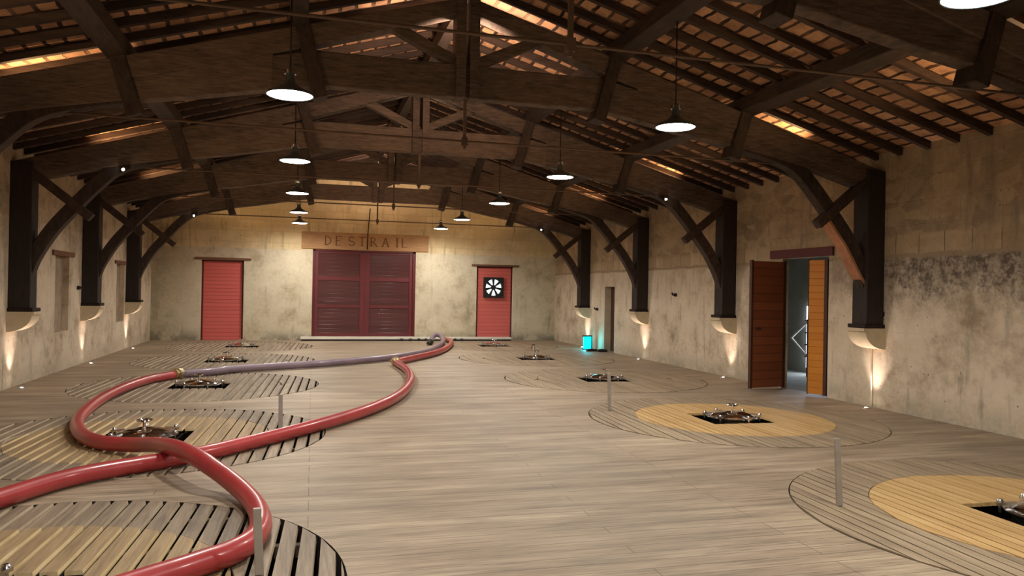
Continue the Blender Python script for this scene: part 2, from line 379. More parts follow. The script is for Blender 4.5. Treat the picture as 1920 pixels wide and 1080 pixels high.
tag(wall('wall_left', 'wl', 'x', XL, YF, D, ZW, [N1, N2], -1), 'long pale plastered wall on the left with two blocked slits', 'wall')
DL = (-2.93, -1.75, -.02, 2.38, .16); GT = (.23, 3.385, .12, 2.79, .14); DR = (5.37, 6.58, .09, 2.4, .14)
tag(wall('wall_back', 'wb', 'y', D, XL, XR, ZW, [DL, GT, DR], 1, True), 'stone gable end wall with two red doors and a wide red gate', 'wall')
tag(wall('wall_front', 'wb', 'y', YF, XL, XR, ZW, [], -1, True), 'plastered gable wall behind the viewpoint', 'wall')

# ------------------------------------------------------------------ floor with round openings over the vats
VY = [4.3, 8.68, 13.0, 17.25, 21.4]; VX = (-1.6, 5.4); VR = 1.86
m = MB()
xs = [XL - .05, -3.6, .4, 3.4, 7.4, XR + .6]; ys = [YF, 2.1] + [(VY[i] + VY[i + 1]) / 2 for i in range(4)] + [23.45, D + .2]
for i in range(5):
    for j in range(len(ys) - 1):
        x0, x1, y0, y1 = xs[i], xs[i + 1], ys[j], ys[j + 1]
        if i in (1, 3) and 1 <= j <= 5:
            cx, cy = VX[0 if i == 1 else 1], VY[j - 1]
            angs = sorted([2 * PI * k / 96 for k in range(96)] + [math.atan2(b - cy, a - cx) % (2 * PI) for a in (x0, x1) for b in (y0, y1)])
            inn, outr, low = [], [], []
            for a in angs:
                c, s_ = math.cos(a), math.sin(a)
                tt = min((((x1 if c > 0 else x0) - cx) / c) if abs(c) > 1e-9 else 1e9, (((y1 if s_ > 0 else y0) - cy) / s_) if abs(s_) > 1e-9 else 1e9)
                inn.append((cx + VR * c, cy + VR * s_, 0)); outr.append((cx + tt * c, cy + tt * s_, 0)); low.append((cx + VR * c, cy + VR * s_, -.24))
            n = len(angs)
            m.add(inn + outr + low, [(k, n + k, n + (k + 1) % n, (k + 1) % n) for k in range(n)] + [(2 * n + k, k, (k + 1) % n, 2 * n + (k + 1) % n) for k in range(n)])
        else: m.add([(x0 - .01, y0, -.0005), (x1 + .01, y0, -.0005), (x1 + .01, y1, -.0005), (x0 - .01, y1, -.0005)], [(0, 1, 2, 3)])
m.add([(XL, 2, -.24), (XR, 2, -.24), (XR, D, -.24), (XL, D, -.24)], [(0, 1, 2, 3)])
fl = m.build('floor', 'floor'); fl.data.materials.append(M['pit'])
for p in fl.data.polygons:
    if p.center.z < -.05: p.material_index = 1
tag(fl, 'weathered grey-brown plank floor of the loft', 'floor', kind='structure')

# ------------------------------------------------------------------ ceiling: tile deck
m = MB()
for sgn in (-1, 1):
    m.add([(XK, YF, z_raft(0) + RT), (XK + sgn * (W + .3), YF, z_raft(W + .3) + RT), (XK + sgn * (W + .3), D + .1, z_raft(W + .3) + RT), (XK, D + .1, z_raft(0) + RT)], [(0, 1, 2, 3)])
tag(m.build('ceiling', 'tile', fix=False), 'clay tile underside of the pitched roof', 'ceiling', kind='structure')

# ------------------------------------------------------------------ common rafters
def rafter_proto(sgn):
    m = MB(); u0, u1 = 0.03, W - .005
    vs = [(sgn * u0, -.035, z_raft(u0)), (sgn * u0, .035, z_raft(u0)), (sgn * u0, .035, z_raft(u0) + RT - .004), (sgn * u0, -.035, z_raft(u0) + RT - .004)]
    ve = [(sgn * u1, -.035, z_raft(u1)), (sgn * u1, .035, z_raft(u1)), (sgn * u1, .035, z_raft(u1) + RT - .004), (sgn * u1, -.035, z_raft(u1) + RT - .004)]
    return m.hexa(vs, ve).build('common_rafter', 'rafter')
for sgn, side in ((-1, 'left'), (1, 'right')):
    o = rafter_proto(sgn); yy = 8.716 - .4745 * 14; first = True
    while yy < D - .1:
        r = o if first else o.copy()
        if not first: C.objects.link(r)
        first = False; r.location = (XK, yy + random.uniform(-.02, .02), 0)
        tag(r, f'slim dark common rafter sloping under the clay tiles of the {side} roof slope', 'rafter', f'common rafters of the {side} roof slope'); yy += .4745

# ------------------------------------------------------------------ purlins and ridge
def purlin(name, u, label, wd=.2):
    s_ = 1 if u >= 0 else -1; au = abs(u); a0, a1 = au - wd / 2, au + wd / 2
    m = MB(); poly = [(s_ * a0, z_prin(a0) - .005), (s_ * a1, z_prin(a1) - .005), (s_ * a1, z_raft(a1) - .002), (s_ * a0, z_raft(a0) - .002)]
    m.prism_y(poly, YF + .02 - 0, D - .01); o = m.build(name, 'purlin', bevel=.012); o.location = (XK, 0, 0); tag(o, label, 'beam'); return o
purlin('purlin', -1.99, 'upper purlin of the left slope, the beam the left row of lamps hangs from')
purlin('purlin', 1.99, 'upper purlin of the right slope, the beam the right row of lamps hangs from')
purlin('purlin', -3.9, 'lower purlin of the left slope, nearer the left wall')
purlin('purlin', 3.9, 'lower purlin of the right slope, nearer the right wall')
m = MB(); m.box((-.08, YF + .02, 5.17), (.08, D - .01, z_raft(.08) - .002)); o = m.build('ridge_beam', 'purlin'); o.location = (XK, 0, 0); tag(o, 'ridge beam running along the peak of the roof', 'beam')

# ------------------------------------------------------------------ trusses
def strip(pts, width):            # thick polyline in (u,z) as closed polygon
    up, lo = [], []
    for i, p in enumerate(pts):
        a = Vector(pts[max(i - 1, 0)]); b = Vector(pts[min(i + 1, len(pts) - 1)]); t = (b - a).normalized(); n = Vector((-t.y, t.x)) * width / 2
        up.append(tuple(Vector(p) + n)); lo.append(tuple(Vector(p) - n))
    return up, lo
def curved(m, pts, width, y0, y1):
    up, lo = strip(pts, width)
    for i in range(len(pts) - 1):
        pass
    n = len(up); vs = []
    for a, b in zip(up, lo): vs += [(a[0], y0, a[1]), (b[0], y0, b[1]), (b[0], y1, b[1]), (a[0], y1, a[1])]
    fs = [(i * 4 + k, i * 4 + (k + 1) % 4, (i + 1) * 4 + (k + 1) % 4, (i + 1) * 4 + k) for i in range(n - 1) for k in range(4)] + [(0, 3, 2, 1), tuple((n - 1) * 4 + k for k in range(4))]
    m.add(vs, fs)
def make_truss(loc, label):
    t = thing('roof_truss', loc, label=label, cat='roof truss', group=None)
    for half in (-1, 1):            # king post: two clamping halves
        m = MB(); m.box((half * .025, -.14, 3.96), (half * .145, .14, 5.2)); m.build('king_post', 'beam', t, bevel=.01)
    m = MB(); m.prism_y([(-2.3, 3.88), (-1.75, 3.97), (1.75, 3.97), (2.3, 3.88), (2.3, 4.27), (1.8, 4.38), (-1.8, 4.38), (-2.3, 4.27)], -.085, .085); m.build('collar_beam', 'beam', t, bevel=.015)
    m = MB(); m.box((-.018, -.018, 3.36), (.018, .018, 3.98)); m.box((-.035, -.03, 3.40), (.035, .03, 3.5)); m.build('hanger_rod', 'rod', t)
    m = MB(); m.tube([(-4.9, 0, 3.455), (4.9, 0, 3.455)], .013, 8); m.build('tie_rod', 'rod', t, True)
    for s_ in (-1, 1):
        m = MB(); poly = [(s_ * .1, z_prin(.1)), (s_ * (W - .02), z_prin(W - .02)), (s_ * (W - .02), z_prin(W) - .27), (s_ * 2., z_prin(2.) - .27), (s_ * .1, z_prin(.1) - .19)]
        m.prism_y(poly, -.11, .11); m.build('principal_rafter', 'beam', t, bevel=.012)
        m = MB(); up = [(u, z_prin(u) - .262) for u in (2.28, 3.2, 4.3, 5.3, W - .02)]; lo = [(W - .02, 3.1), (5.7, 3.2), (5.2, 3.34), (4.5, 3.49), (3.8, 3.62), (3.2, 3.71), (2.28, 3.88)]
        m.prism_y([(s_ * a, b) for a, b in up + lo], -.09, .09); m.build('lower_chord', 'beam', t, bevel=.012)
        m = MB(); m.box((min(s_ * 5.87, s_ * (W - .003)), -.15, 1.21), (max(s_ * 5.87, s_ * (W - .003)), .15, z_prin(W))); m.build('wall_post', 'post', t, bevel=.012)
        m = MB(); m.box((min(s_ * 5.82, s_ * (W - .003)), -.18, 1.165), (max(s_ * 5.82, s_ * (W - .003)), .18, 1.22)); m.build('post_foot', 'iron', t, bevel=.008)
        m = MB(); pts = catmull([(s_ * a, b, 0) for a, b in ((5.97, 1.72), (5.86, 2.02), (5.63, 2.42), (5.33, 2.80), (5.0, 3.18), (4.7, 3.44), (4.3, 3.58), (3.7, 3.72))], 4)
        curved(m, [(p.x, p.y) for p in pts], .19, -.086, .086); m.build('curved_brace', 'brace', t, bevel=.01)
        m = MB(); m.beam((s_ * 6.02, -.06, 3.38), (s_ * 5.08, -.06, 2.62), .13, .13, (0, 1, 0)); m.build('cross_brace', 'brace', t, bevel=.01)
        m = MB(); m.beam((s_ * .1, 0, 4.40), (s_ * .95, 0, 4.80), .13, .13, (0, 1, 0)); m.build('king_strut', 'beam', t, bevel=.008)
        for (a, b, c, d_) in ((1.97, 4.66, 1.74, 3.82), (3.9, 4.1, 3.71, 3.46)):
            m = MB(); m.beam((s_ * a, -.02, b), (s_ * c, -.02, d_), .16, .25, (0, 1, 0)); m.build('purlin_strut', 'brace', t, bevel=.008)
    return t
TL = ['nearest dark oak roof truss, crossing the top corners of the photo', 'second dark oak roof truss, its king post tall in the upper middle of the photo', 'third oak roof truss, its double king post showing just below the second collar',
      'fourth oak roof truss, small and dark before the gable with a V of struts', 'farthest oak roof truss, the last one just before the gable wall']
tr0 = make_truss((XK, Y1 - S, 0), TL[0])
for k in range(1, 5): dup(tr0, (XK, Y1 + (k - 1) * S, 0), label=TL[k])

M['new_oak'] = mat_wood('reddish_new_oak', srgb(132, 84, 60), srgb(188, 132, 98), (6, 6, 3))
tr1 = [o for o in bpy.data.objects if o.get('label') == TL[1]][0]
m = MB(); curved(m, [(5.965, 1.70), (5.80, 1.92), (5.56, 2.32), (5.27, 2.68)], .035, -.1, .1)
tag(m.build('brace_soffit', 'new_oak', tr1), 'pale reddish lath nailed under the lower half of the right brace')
# ------------------------------------------------------------------ stone corbels under the posts
def corbel(loc, sgn, label, group=None):
    m = MB(); prof = [(.0, .86), (.0, 1.163), (.37, 1.163), (.37, 1.12)] + [(.34 * math.cos(a), 1.12 - .26 * math.sin(a)) for a in [PI / 2 * k / 10 for k in range(0, 10)]] + [(.03, .86)]
    m.prism_y([(-sgn * (x - .003) - 0, z) for x, z in prof], -.185, .185)
    o = m.build('stone_corbel', 'stone', smooth='auto'); o.location = loc; return tag(o, label, 'corbel', group)
CLB = {1: ['right wall corbel out of view beside the viewpoint', 'largest stone corbel on the right wall, with a white cable below it', 'pale stone corbel on the right wall just left of the open boarded doors', 'pale stone corbel on the right wall just right of the narrow brown door recess', 'pale stone corbel on the right wall above the cyan glowing lamp'],
       -1: ['left wall corbel out of view beside the viewpoint', 'left wall corbel just outside the left edge of the photo', 'pale stone corbel at the left edge of the photo, largest on the left wall', 'pale stone corbel on the left wall between the two blocked slits', 'pale stone corbel on the left wall nearest the back corner']}
for sgn in (1, -1):
    for k in range(5):
        if k == 0 or (sgn < 0 and k == 1): continue   # outside the frame
        corbel((XR if sgn > 0 else XL, Y1 + (k - 1) * S, 0), sgn, CLB[sgn][k])

# ------------------------------------------------------------------ pendant lamps
def make_lamp(loc, label):
    t = thing('pendant_lamp', loc, label=label, cat='lamp', group='pendant lamps hanging in two rows')
    hz = z_prin(2.07) - 3.447
    MB().tube([(0, 0, .25), (0, 0, hz)], .008, 8).build('rod', 'iron', t, True)
    MB().lathe([(.0, .262), (.035, .26), (.04, .2), (.045, .19), (.045, .12), (.0, .12)], n=20).build('cap', 'shade', t, 'auto')
    MB().lathe([(.05, .205), (.055, .205), (.055, .245), (.05, .245)], n=20).build('collar', 'steel', t, 'auto')
    MB().lathe([(.045, .14), (.06, .115), (.09, .085), (.15, .055), (.205, .03), (.222, .012), (.224, .0), (.214, .0), (.2, .022), (.14, .046), (.08, .076), (.045, .105)], n=40).build('shade', 'shade', t, 'auto')
    MB().lathe([(.0, -.012), (.12, -.008), (.2, .0), (.213, .006), (.2, .012), (0, .012)], n=40).build('diffuser', 'lamp', t, True)
    spot('lamp_light', t, (0, 0, -.03), (0, 0, -2), LAMP_W, 176, .75, (1, .95, .865), .18)
    return t
LY = [3.63 + 3.885 * k for k in range(5)] + [22.3]
od = ['nearest', 'second', 'third', 'fourth', 'fifth', 'farthest']
lp = make_lamp((XK + 2.03, LY[0], 3.44), 'glowing pendant lamp cut by the top right corner of the photo')
LR = [None, 'large glowing pendant lamp high in the right roof slope, second of the right row', 'glowing pendant lamp in the right row, third from the viewpoint',
      'glowing pendant lamp in the right row, fourth from the viewpoint', 'small grey-shaded pendant lamp in the right row, last but one before the gable', 'smallest pendant lamp of the right row, hanging just right of the timber sign']
for k in range(1, 6): dup(lp, (XK + 2.03, LY[k], 3.44), label=LR[k])
for xo in (2.03, -2.05): dup(lp, (XK + xo, LY[0] - 3.885, 3.44), label='pendant lamp behind the viewpoint, out of the photo')
dup(lp, (XK - 2.05, LY[0], 3.44), label='pendant lamp above the viewpoint at the left, out of the photo')
LLb = [None, 'largest glowing pendant lamp of the left row, nearest the viewpoint', 'glowing warm pendant lamp of the left row, second below the largest', 'pendant lamp of the left row, third from the viewpoint', 'pendant lamp of the left row, fourth, just above the lowest one', 'smallest and lowest pendant lamp of the left row, hanging closest to the gable']
for k in range(1, 6): dup(lp, (XK - 2.05, LY[k], 3.44), label=LLb[k])

# ------------------------------------------------------------------ lights on the trusses
for k in range(0, 5):
    yk = Y1 + (k - 1) * S
    for sgn, side in ((-1, 'left'), (1, 'right')):
        if k in (2, 4):
            t = thing('roof_spotlight', (XK + sgn * 4.62, yk - .15, 3.4), label=f'tiny bright spotlight at the {side} foot of the {["","second","third","fourth","farthest"][k]} roof truss', cat='spotlight', group=f'spotlights on the trusses')
            MB().lathe([(0, -.05), (.035, -.05), (.04, .02), (.0, .02)], n=14).build('housing', 'iron', t, 'auto')
            MB().lathe([(0, -.016), (.02, -.01), (.02, .0), (0, .0)], (0, -.045, -.02), 14, 'y').build('lens', 'dot', t, True)
        t = thing('roof_floodlight', (XK + sgn * 4.9, yk + .2, z_prin(4.9) - .33), label=f'small floodlight tucked behind the {side} end of the {["nearest","second","third","fourth","farthest"][k]} roof truss', cat='floodlight', group='floodlights behind the trusses')
        MB().box((-.06, -.03, -.05), (.06, .05, .0)).build('housing', 'iron', t)
        spot('flood_lamp', t, (0, .08, .03), (-sgn * .3, .26, .5), ROOF_W, 150, .5, (1, .62, .3), .05)
    t = thing('roof_floodlight', (XK + .09, yk + .3, 4.3), label=f'small floodlight on the collar of the {["nearest","second","third","fourth","farthest"][k]} roof truss', cat='floodlight', group='floodlights behind the trusses')
    MB().box((-.06, -.03, -.015), (.06, .05, .035)).build('housing', 'iron', t)
    spot('flood_lamp', t, (0, .08, .08), (0, .6, 1.0), [0, 85, 8, 40, 70][k], 160, .5, (1, .7, .5), .05)

# ------------------------------------------------------------------ recessed floor uplights
UL = {1: ['', 'small round uplight in the floor at the foot of the white cable', 'small round uplight set in the floor left of the open boarded doors', 'small round uplight set in the floor right of the narrow brown door recess', 'small round uplight set in the floor by the cyan lamp'],
      -1: ['', '', 'small round uplight set in the floor at the left edge of the photo', 'small round uplight set in the floor below the middle corbel of the left wall', 'small round uplight set in the floor below the far corbel of the left wall']}
for sgn in (1, -1):
    for k in range(0, 5):
        if not UL[sgn][k]: continue
        x = (XR - .17) if sgn > 0 else (XL + .17)
        t = thing('floor_uplight', (x, Y1 + (k - 1) * S - .02, 0), label=UL[sgn][k], cat='uplight', group='uplights set in the floor')
        MB().lathe([(.045, .0), (.07, .0), (.068, .008), (.047, .012)], n=20).build('bezel', 'steel', t, 'auto')
        MB().lathe([(0, .003), (.046, .003), (.044, .01), (0, .014)], n=20).build('lens', 'dot', t, True)
        spot('uplight_lamp', t, (0, 0, .02), (sgn * .15, 0, 1.), FLOOR_W, 58, 1., (1, .78, .68), .03)

# ------------------------------------------------------------------ slatted vat covers
ANG = math.radians(2.5); dx, dy = math.sin(ANG), math.cos(ANG); nx, ny = dy, -dx
def slats(m, pitch, wd, R, r, hole, th=.024, chamfer=0.):
    n = int(R / pitch) + 1
    for i in range(-n, n + 1):
        t0 = i * pitch - wd / 2; t1 = i * pitch + wd / 2
        t0, t1 = max(t0, -R + .004), min(t1, R - .004)
        if t1 - t0 < .012: continue
        eo = [math.sqrt(max(R * R - t * t, 0)) for t in (t0, t1)]; ei = [math.sqrt(max(r * r - t * t, 0)) if r else 0 for t in (t0, t1)]
        segs = []
        if r and (abs(t0) < r or abs(t1) < r): segs = [((-eo[0], -eo[1]), (-ei[0], -ei[1])), ((ei[0], ei[1]), (eo[0], eo[1]))]
        elif hole and t1 > -hole and t0 < hole: segs = [((-eo[0], -eo[1]), (-hole, -hole)), ((hole, hole), (eo[0], eo[1]))]
        else: segs = [((-eo[0], -eo[1]), (eo[0], eo[1]))]
        for (a0, a1), (b0, b1) in segs:
            if b0 - a0 < .01 and b1 - a1 < .01: continue
            z0, z1 = -th, random.uniform(.002, .007)
            q = [(t0, a0), (t1, a1), (t1, b1), (t0, b0)]
            ch = chamfer if nx * chamfer else 0; tc = t1 - ch
            top = [(t0, a0), (tc, a1), (tc, b1), (t0, b0)]
            m.hexa([(t * nx + s_ * dx, t * ny + s_ * dy, z0) for t, s_ in q], [(t * nx + s_ * dx, t * ny + s_ * dy, z1) for t, s_ in top])
def vat_cover(loc, label, pitch, gap, mo, mi, R=1.85, r=1.25):
    t = thing('slatted_vat_cover', loc, label=label, cat='vat cover', group='round slatted covers over the vats')
    for nm, mt, a, b, hl in (('outer_slats', mo, R, r + .006, 0), ('inner_slats', mi, r, 0, .4)):
        m = MB(); slats(m, pitch, pitch - gap, a, b, hl, chamfer=.006 if gap > .02 else 0.); o = m.build(nm, mt, t)
        if gap > .02:                      # paler sawn edges, brightened in colour to stand in for lamp light
            o.data.materials.append(M['edge_grey' if mt == 'grey_slat' else 'edge_pale'])
            for p in o.data.polygons:
                if abs(p.normal.z) < .97: p.material_index = 1
    m = MB()
    for s_ in (-1.35, -.72, .72, 1.35):
        h = math.sqrt(R * R - s_ * s_) - .03
        m.hexa([(a * nx + (s_ + b) * dx, a * ny + (s_ + b) * dy, -.1) for a, b in ((-h, -.03), (h, -.03), (h, .03), (-h, .03))], [(a * nx + (s_ + b) * dx, a * ny + (s_ + b) * dy, -.0245) for a, b in ((-h, -.03), (h, -.03), (h, .03), (-h, .03))])
    m.build('joists', 'joist', t); return t
VLAB = {0: ['slatted vat cover cut by the bottom left corner of the photo, its open gaps widest', 'slatted vat cover with pale inner slats, ringed by the red hose loop on the left', 'grey slatted vat cover lying under the purple hose near the red hose coupling', 'grey slatted vat cover just beyond the purple hose on the left', 'grey slatted vat cover in front of the left red door'],
        1: ['closely slatted vat cover with golden middle cut by the right edge of the photo', 'closely slatted vat cover with round golden middle, in front of the open boarded doors', 'worn flush vat cover on the right, third from the viewpoint', 'worn flush vat cover on the right, fourth from the viewpoint', 'worn flush vat cover in front of the red door with the fan']}
for i, y in enumerate(VY):
    vat_cover((VX[0], y, 0), VLAB[0][i], .125, .03, 'grey_slat', 'pale_slat' if i < 2 else 'grey_slat')
    vat_cover((VX[1], y, 0), VLAB[1][i], .1, .014 if i < 2 else .006, 'flush_slat', 'gold_slat' if i < 2 else 'flush_slat')

# ------------------------------------------------------------------ steel manholes
def manhole(loc, label, tall=False, rz=0.):
    t = thing('steel_manhole', loc, rz, label=label, cat='manhole', group='steel manholes on the vats')
    MB().lathe([(.3, -.24), (.3, -.22), (.27, -.215), (.27, .0), (.325, .004), (.33, .022), (.31, .03), (.255, .03), (.25, -.2)], n=40).build('neck', 'steel', t, 'auto')
    MB().lathe([(.0, .1), (.06, .098), (.16, .082), (.25, .058), (.285, .04), (.285, .031), (.27, .031), (.0, .031)], n=40).build('lid', 'chrome', t, 'auto')
    for k in range(6):
        a = k * PI / 3 + .3; c, s_ = math.cos(a), math.sin(a)
        m = MB(); m.beam((c * .24, s_ * .24, .06), (c * .37, s_ * .37, .045), .05, .022); m.tube([(c * .345, s_ * .345, -.02), (c * .345, s_ * .345, .07)], .013, 8)
        m.lathe([(0, .055), (.02, .058), (.024, .07), (.016, .082), (0, .086)], (c * .345, s_ * .345, 0), 10); m.build('clamp', 'steel', t, 'auto')
    m = MB(); m.tube([(0, 0, .095), (0, 0, .17)], .018, 10); m.torus((0, 0, .175), .07, .011)
    m.beam((-.07, 0, .175), (.07, 0, .175), .014, .012); m.beam((0, -.07, .175), (0, .07, .175), .014, .012); m.build('handwheel', 'chrome', t, 'auto')
    if tall:
        MB().lathe([(.0, .1), (.04, .1), (.045, .19), (.055, .2), (.055, .33), (.03, .35), (0, .35)], (-.02, .12, 0), 16).build('breather_valve', 'chrome', t, 'auto')
        MB().box((-.03, .055, .2), (.05, .075, .29)).build('valve_band', 'black', t)
    return t
ML = {0: ['shiny steel manhole cut by the bottom left corner of the photo', 'steel manhole on the pale slats inside the red hose loop', 'steel manhole half hidden under the purple hose beside its coupling', 'steel manhole beyond the purple hose, in line with the left red door', 'steel manhole directly in front of the left red door'],
      1: ['steel manhole with black rim cut by the right edge of the photo', 'steel manhole in the golden slats in front of the open boarded doors', 'steel manhole on the right behind the far stake', 'steel manhole with a tall breather valve, near the cyan lamp', 'small steel manhole in front of the red door with the fan']}
for c_ in (0, 1):
    for i, y in enumerate(VY): manhole((VX[c_], y, -.0), ML[c_][i], tall=(c_ == 1 and i == 3), rz=.35 * i + c_)
# ------------------------------------------------------------------ stakes standing on the vat edges
def stake(x, y, h, lean, label):
    m = MB(); m.hexa([(-.024, -.012, .0), (.024, -.012, .0), (.024, .012, .0), (-.024, .012, .0)], [(lean - .022, -.012, h), (lean + .022, -.012, h), (lean + .022, .012, h), (lean - .022, .012, h)])
    m.add([], []); o = m.build('stake', 'grey_stake', bevel=.004); o.location = (x, y, .008); tag(o, label, 'stake', 'stakes standing on the vat edges')
stake(3.97, 4.87, .515, -.03, 'grey stake standing on the floor in the right foreground')
stake(4.03, 9.5, .5, -.018, 'grey stake standing left of the round golden vat cover')
stake(-.23, 8.86, .385, -.006, 'short grey stake just behind the long red hose in the middle left')
stake(-.21, 4.38, .37, -.02, 'grey stake in front of the red hose at the bottom left')

# ------------------------------------------------------------------ hoses
HR = .07
def hose(name, P, mat, label):
    m = MB(); m.tube(catmull(P, 12), HR, 18); o = m.build(name, mat, smooth=True); return tag(o, label, 'hose')
def coupling(name, p, d, label, r=.085, ln=.2):
    p = Vector(p); d = Vector(d).normalized(); t = thing(name, p, math.atan2(d.y, d.x), label=label, cat='hose coupling')
    prof = [(-ln / 2, .072), (-ln / 2 + .01, r), (-.03, r), (-.028, r * 1.22), (.028, r * 1.22), (.03, r), (ln / 2 - .01, r), (ln / 2, .072)]
    m = MB(); m.tube([(a, 0, 0) for a, b in prof], [b for a, b in prof], 20); m.build('body', 'brass', t, 'auto')
    for s_ in (-1, 1):
        m = MB(); m.beam((-.02, s_ * .09, .0), (.05, s_ * .14, .02), .03, .03); m.build('lug', 'steel', t)
    return t
z = HR + .01
h1 = [(-2.75, 4.6, z), (-2.35, 5.4, z), (-2.04, 6.05, z), (-1.69, 6.67, z), (-.98, 7.22, z), (-.57, 7.66, z), (.2, 8.66, z), (.88, 9.75, z), (1.36, 10.92, z), (1.74, 12.55, z), (1.9, 14.21, z), (1.87, 15.7, z)]
hose('hose', h1, 'red_hose', 'long red hose running from the left edge of the photo to the middle coupling')
coupling('hose_coupling', (1.87, 15.8, z + .012), (.0, 1, 0), 'bright metal coupling where two red hoses meet in the middle of the floor')
hose('hose', [(1.9, 15.9, z), (2.37, 16.73, z), (2.97, 17.81, z), (3.48, 19.07, z), (3.9, 20.5, z), (4.2, 21.8, z), (4.28, 22.6, z), (4.22, 23.1, z)], 'red_hose', 'short red hose from the middle coupling towards the white threshold, lying beside the purple hose')
hose('hose', [(-2.03, 14.0, z), (-1.53, 14.35, z), (-1.12, 14.79, z), (.33, 15.6, z), (1.7, 16.75, z), (2.42, 17.6, z), (3.0, 18.65, z), (3.5, 20.15, z), (3.85, 21.4, z), (4.02, 22.2, .12), (4.05, 22.75, .2), (3.95, 23.0, .22), (3.82, 22.9, .16), (3.72, 22.5, z), (3.62, 22.0, z)], 'purple_hose', 'greyish purple hose lying across the vats, its far end curled at the white threshold')
t = thing('hose_nozzle', (3.62, 22.0, z), math.atan2(-.8, -.25), label='dark tapered nozzle on the curled end of the purple hose by the threshold', cat='nozzle')
m = MB(); m.tube([(0, 0, 0), (.12, 0, 0), (.14, 0, 0), (.6, 0, -.01)], [.078, .08, .07, .04], 16); m.build('cone', 'black', t, 'auto'); MB().tube([(-.01, 0, 0), (.05, 0, 0)], [.085, .085], 16).build('ring', 'steel', t, 'auto')
H2 = [(-2.12, 13.85, .07), (-2.39, 13.2, .07), (-2.54, 12.15, .07), (-2.57, 11.01, .07), (-2.5, 10.03, .07), (-2.38, 9.24, .07), (-2.19, 8.6, .07), (-1.99, 8.18, .07), (-1.8, 7.96, .07), (-1.52, 7.73, .09), (-1.28, 7.4, .15), (-1.02, 6.88, .215), (-.78, 6.43, .21), (-.57, 6.17, .13), (-.39, 5.81, .08), (-.28, 5.41, .07), (-.24, 5.03, .07), (-.28, 4.75, .07), (-.38, 4.56, .07), (-.51, 4.44, .07), (-.63, 4.33, .07), (-.74, 4.24, .07), (-.9, 4.1, .07), (-1.2, 3.8, .07), (-1.6, 3.3, .07)]
hose('hose', [(a, b, c + .01) for a, b, c in H2], 'red_hose', 'looping red hose crossing over the long one and curling to the bottom left')
coupling('hose_coupling', (-2.07, 13.93, z + .012), (.4, .75, 0), 'brass coupling joining the looping red hose to the purple hose on the left')

# ------------------------------------------------------------------ back wall doors, gate, sign, threshold
def door(name, a0, a1, z0, z1, y, mat, label):
    t = thing(name, ((a0 + a1) / 2, y, z0), label=label, cat='door', kind='structure'); w_ = (a1 - a0) / 2
    MB().box((-w_ + .03, 0, .0), (w_ - .03, .05, z1 - z0 - .02)).build('door_panel', mat, t, bevel=.004)
    m = MB(); m.box((-w_, -.02, 0), (-w_ + .05, .06, z1 - z0)); m.box((w_ - .05, -.02, 0), (w_, .06, z1 - z0)); m.box((-w_, -.02, z1 - z0 - .045), (w_, .06, z1 - z0)); m.build('door_frame', 'red_deep', t)
    return t
door('door_1', DL[0], DL[1], 0, DL[3], D + .1, 'red_door', 'plain red boarded door in the left part of the end wall')
door('door_3', DR[0], DR[1], DR[2], DR[3], D + .075, 'fan_door', 'red boarded door with a square fan in it, right part of the end wall')
def lintel(name, a, b, mat, label): o = MB().box(a, b).build(name, mat, bevel=.006); return tag(o, label, 'lintel', kind='structure')
lintel('trim_1', (-3.12, D - .045, 2.385), (-1.55, D + .12, 2.45), 'brown_lintel', 'thin brown timber lintel over the left red door')
lintel('trim_2', (5.2, D - .045, 2.4), (6.77, D + .12, 2.46), 'brown_lintel', 'thin brown timber lintel over the red door with the fan')
lintel('trim_3', (XR - .04, 10.08, 2.262), (XR + .1, 11.73, 2.405), 'maroon', 'thick maroon timber lintel over the open boarded doors')
lintel('trim_4', (XL - .12, 14.88, 2.1), (XL + .035, 16.13, 2.19), 'brown_lintel', 'dark timber lintel over the nearer blocked slit of the left wall')
lintel('trim_5', (XL - .12, 19.4, 2.09), (XL + .035, 20.5, 2.17), 'brown_lintel', 'dark timber lintel over the farther blocked slit of the left wall')
# gate
g = thing('door_2', (0, D + .05, GT[2]), label='wide dark red glazed double gate under the timber sign', cat='gate', kind='structure')
hz = GT[3] - GT[2]; xm = 1.81
m = MB(); m.box((GT[0], -.03, 0), (GT[0] + .07, .09, hz)); m.box((GT[1] - .09, -.03, 0), (GT[1], .09, hz)); m.box((GT[0], -.03, hz - .05), (GT[1], .09, hz)); m.build('gate_frame', 'red_deep', g)
for x0, x1, nm in ((GT[0] + .07, xm, 'l'), (xm, GT[1] - .09, 'r')):
    m = MB(); s0 = .1 if nm == 'l' else .15; s1 = .15 if nm == 'l' else .1
    m.box((x0 + .004, .0, .0), (x0 + s0, .06, hz - .055)); m.box((x1 - s1, .0, .0), (x1 - .004, .06, hz - .055))
    for za, zb in ((.0, .1), (.88, .97), (1.72, 1.84), (hz - .11, hz - .055)): m.box((x0 + s0, .005, za), (x1 - s1, .055, zb))
    lf = m.build('gate_leaf', 'red_paint', g, bevel=.004)
    for za, zb in ((.1, .88), (.97, 1.72), (1.84, hz - .11)): MB().box((x0 + s0, .025, za), (x1 - s1, .04, zb)).build('pane', 'gate_glass', lf)
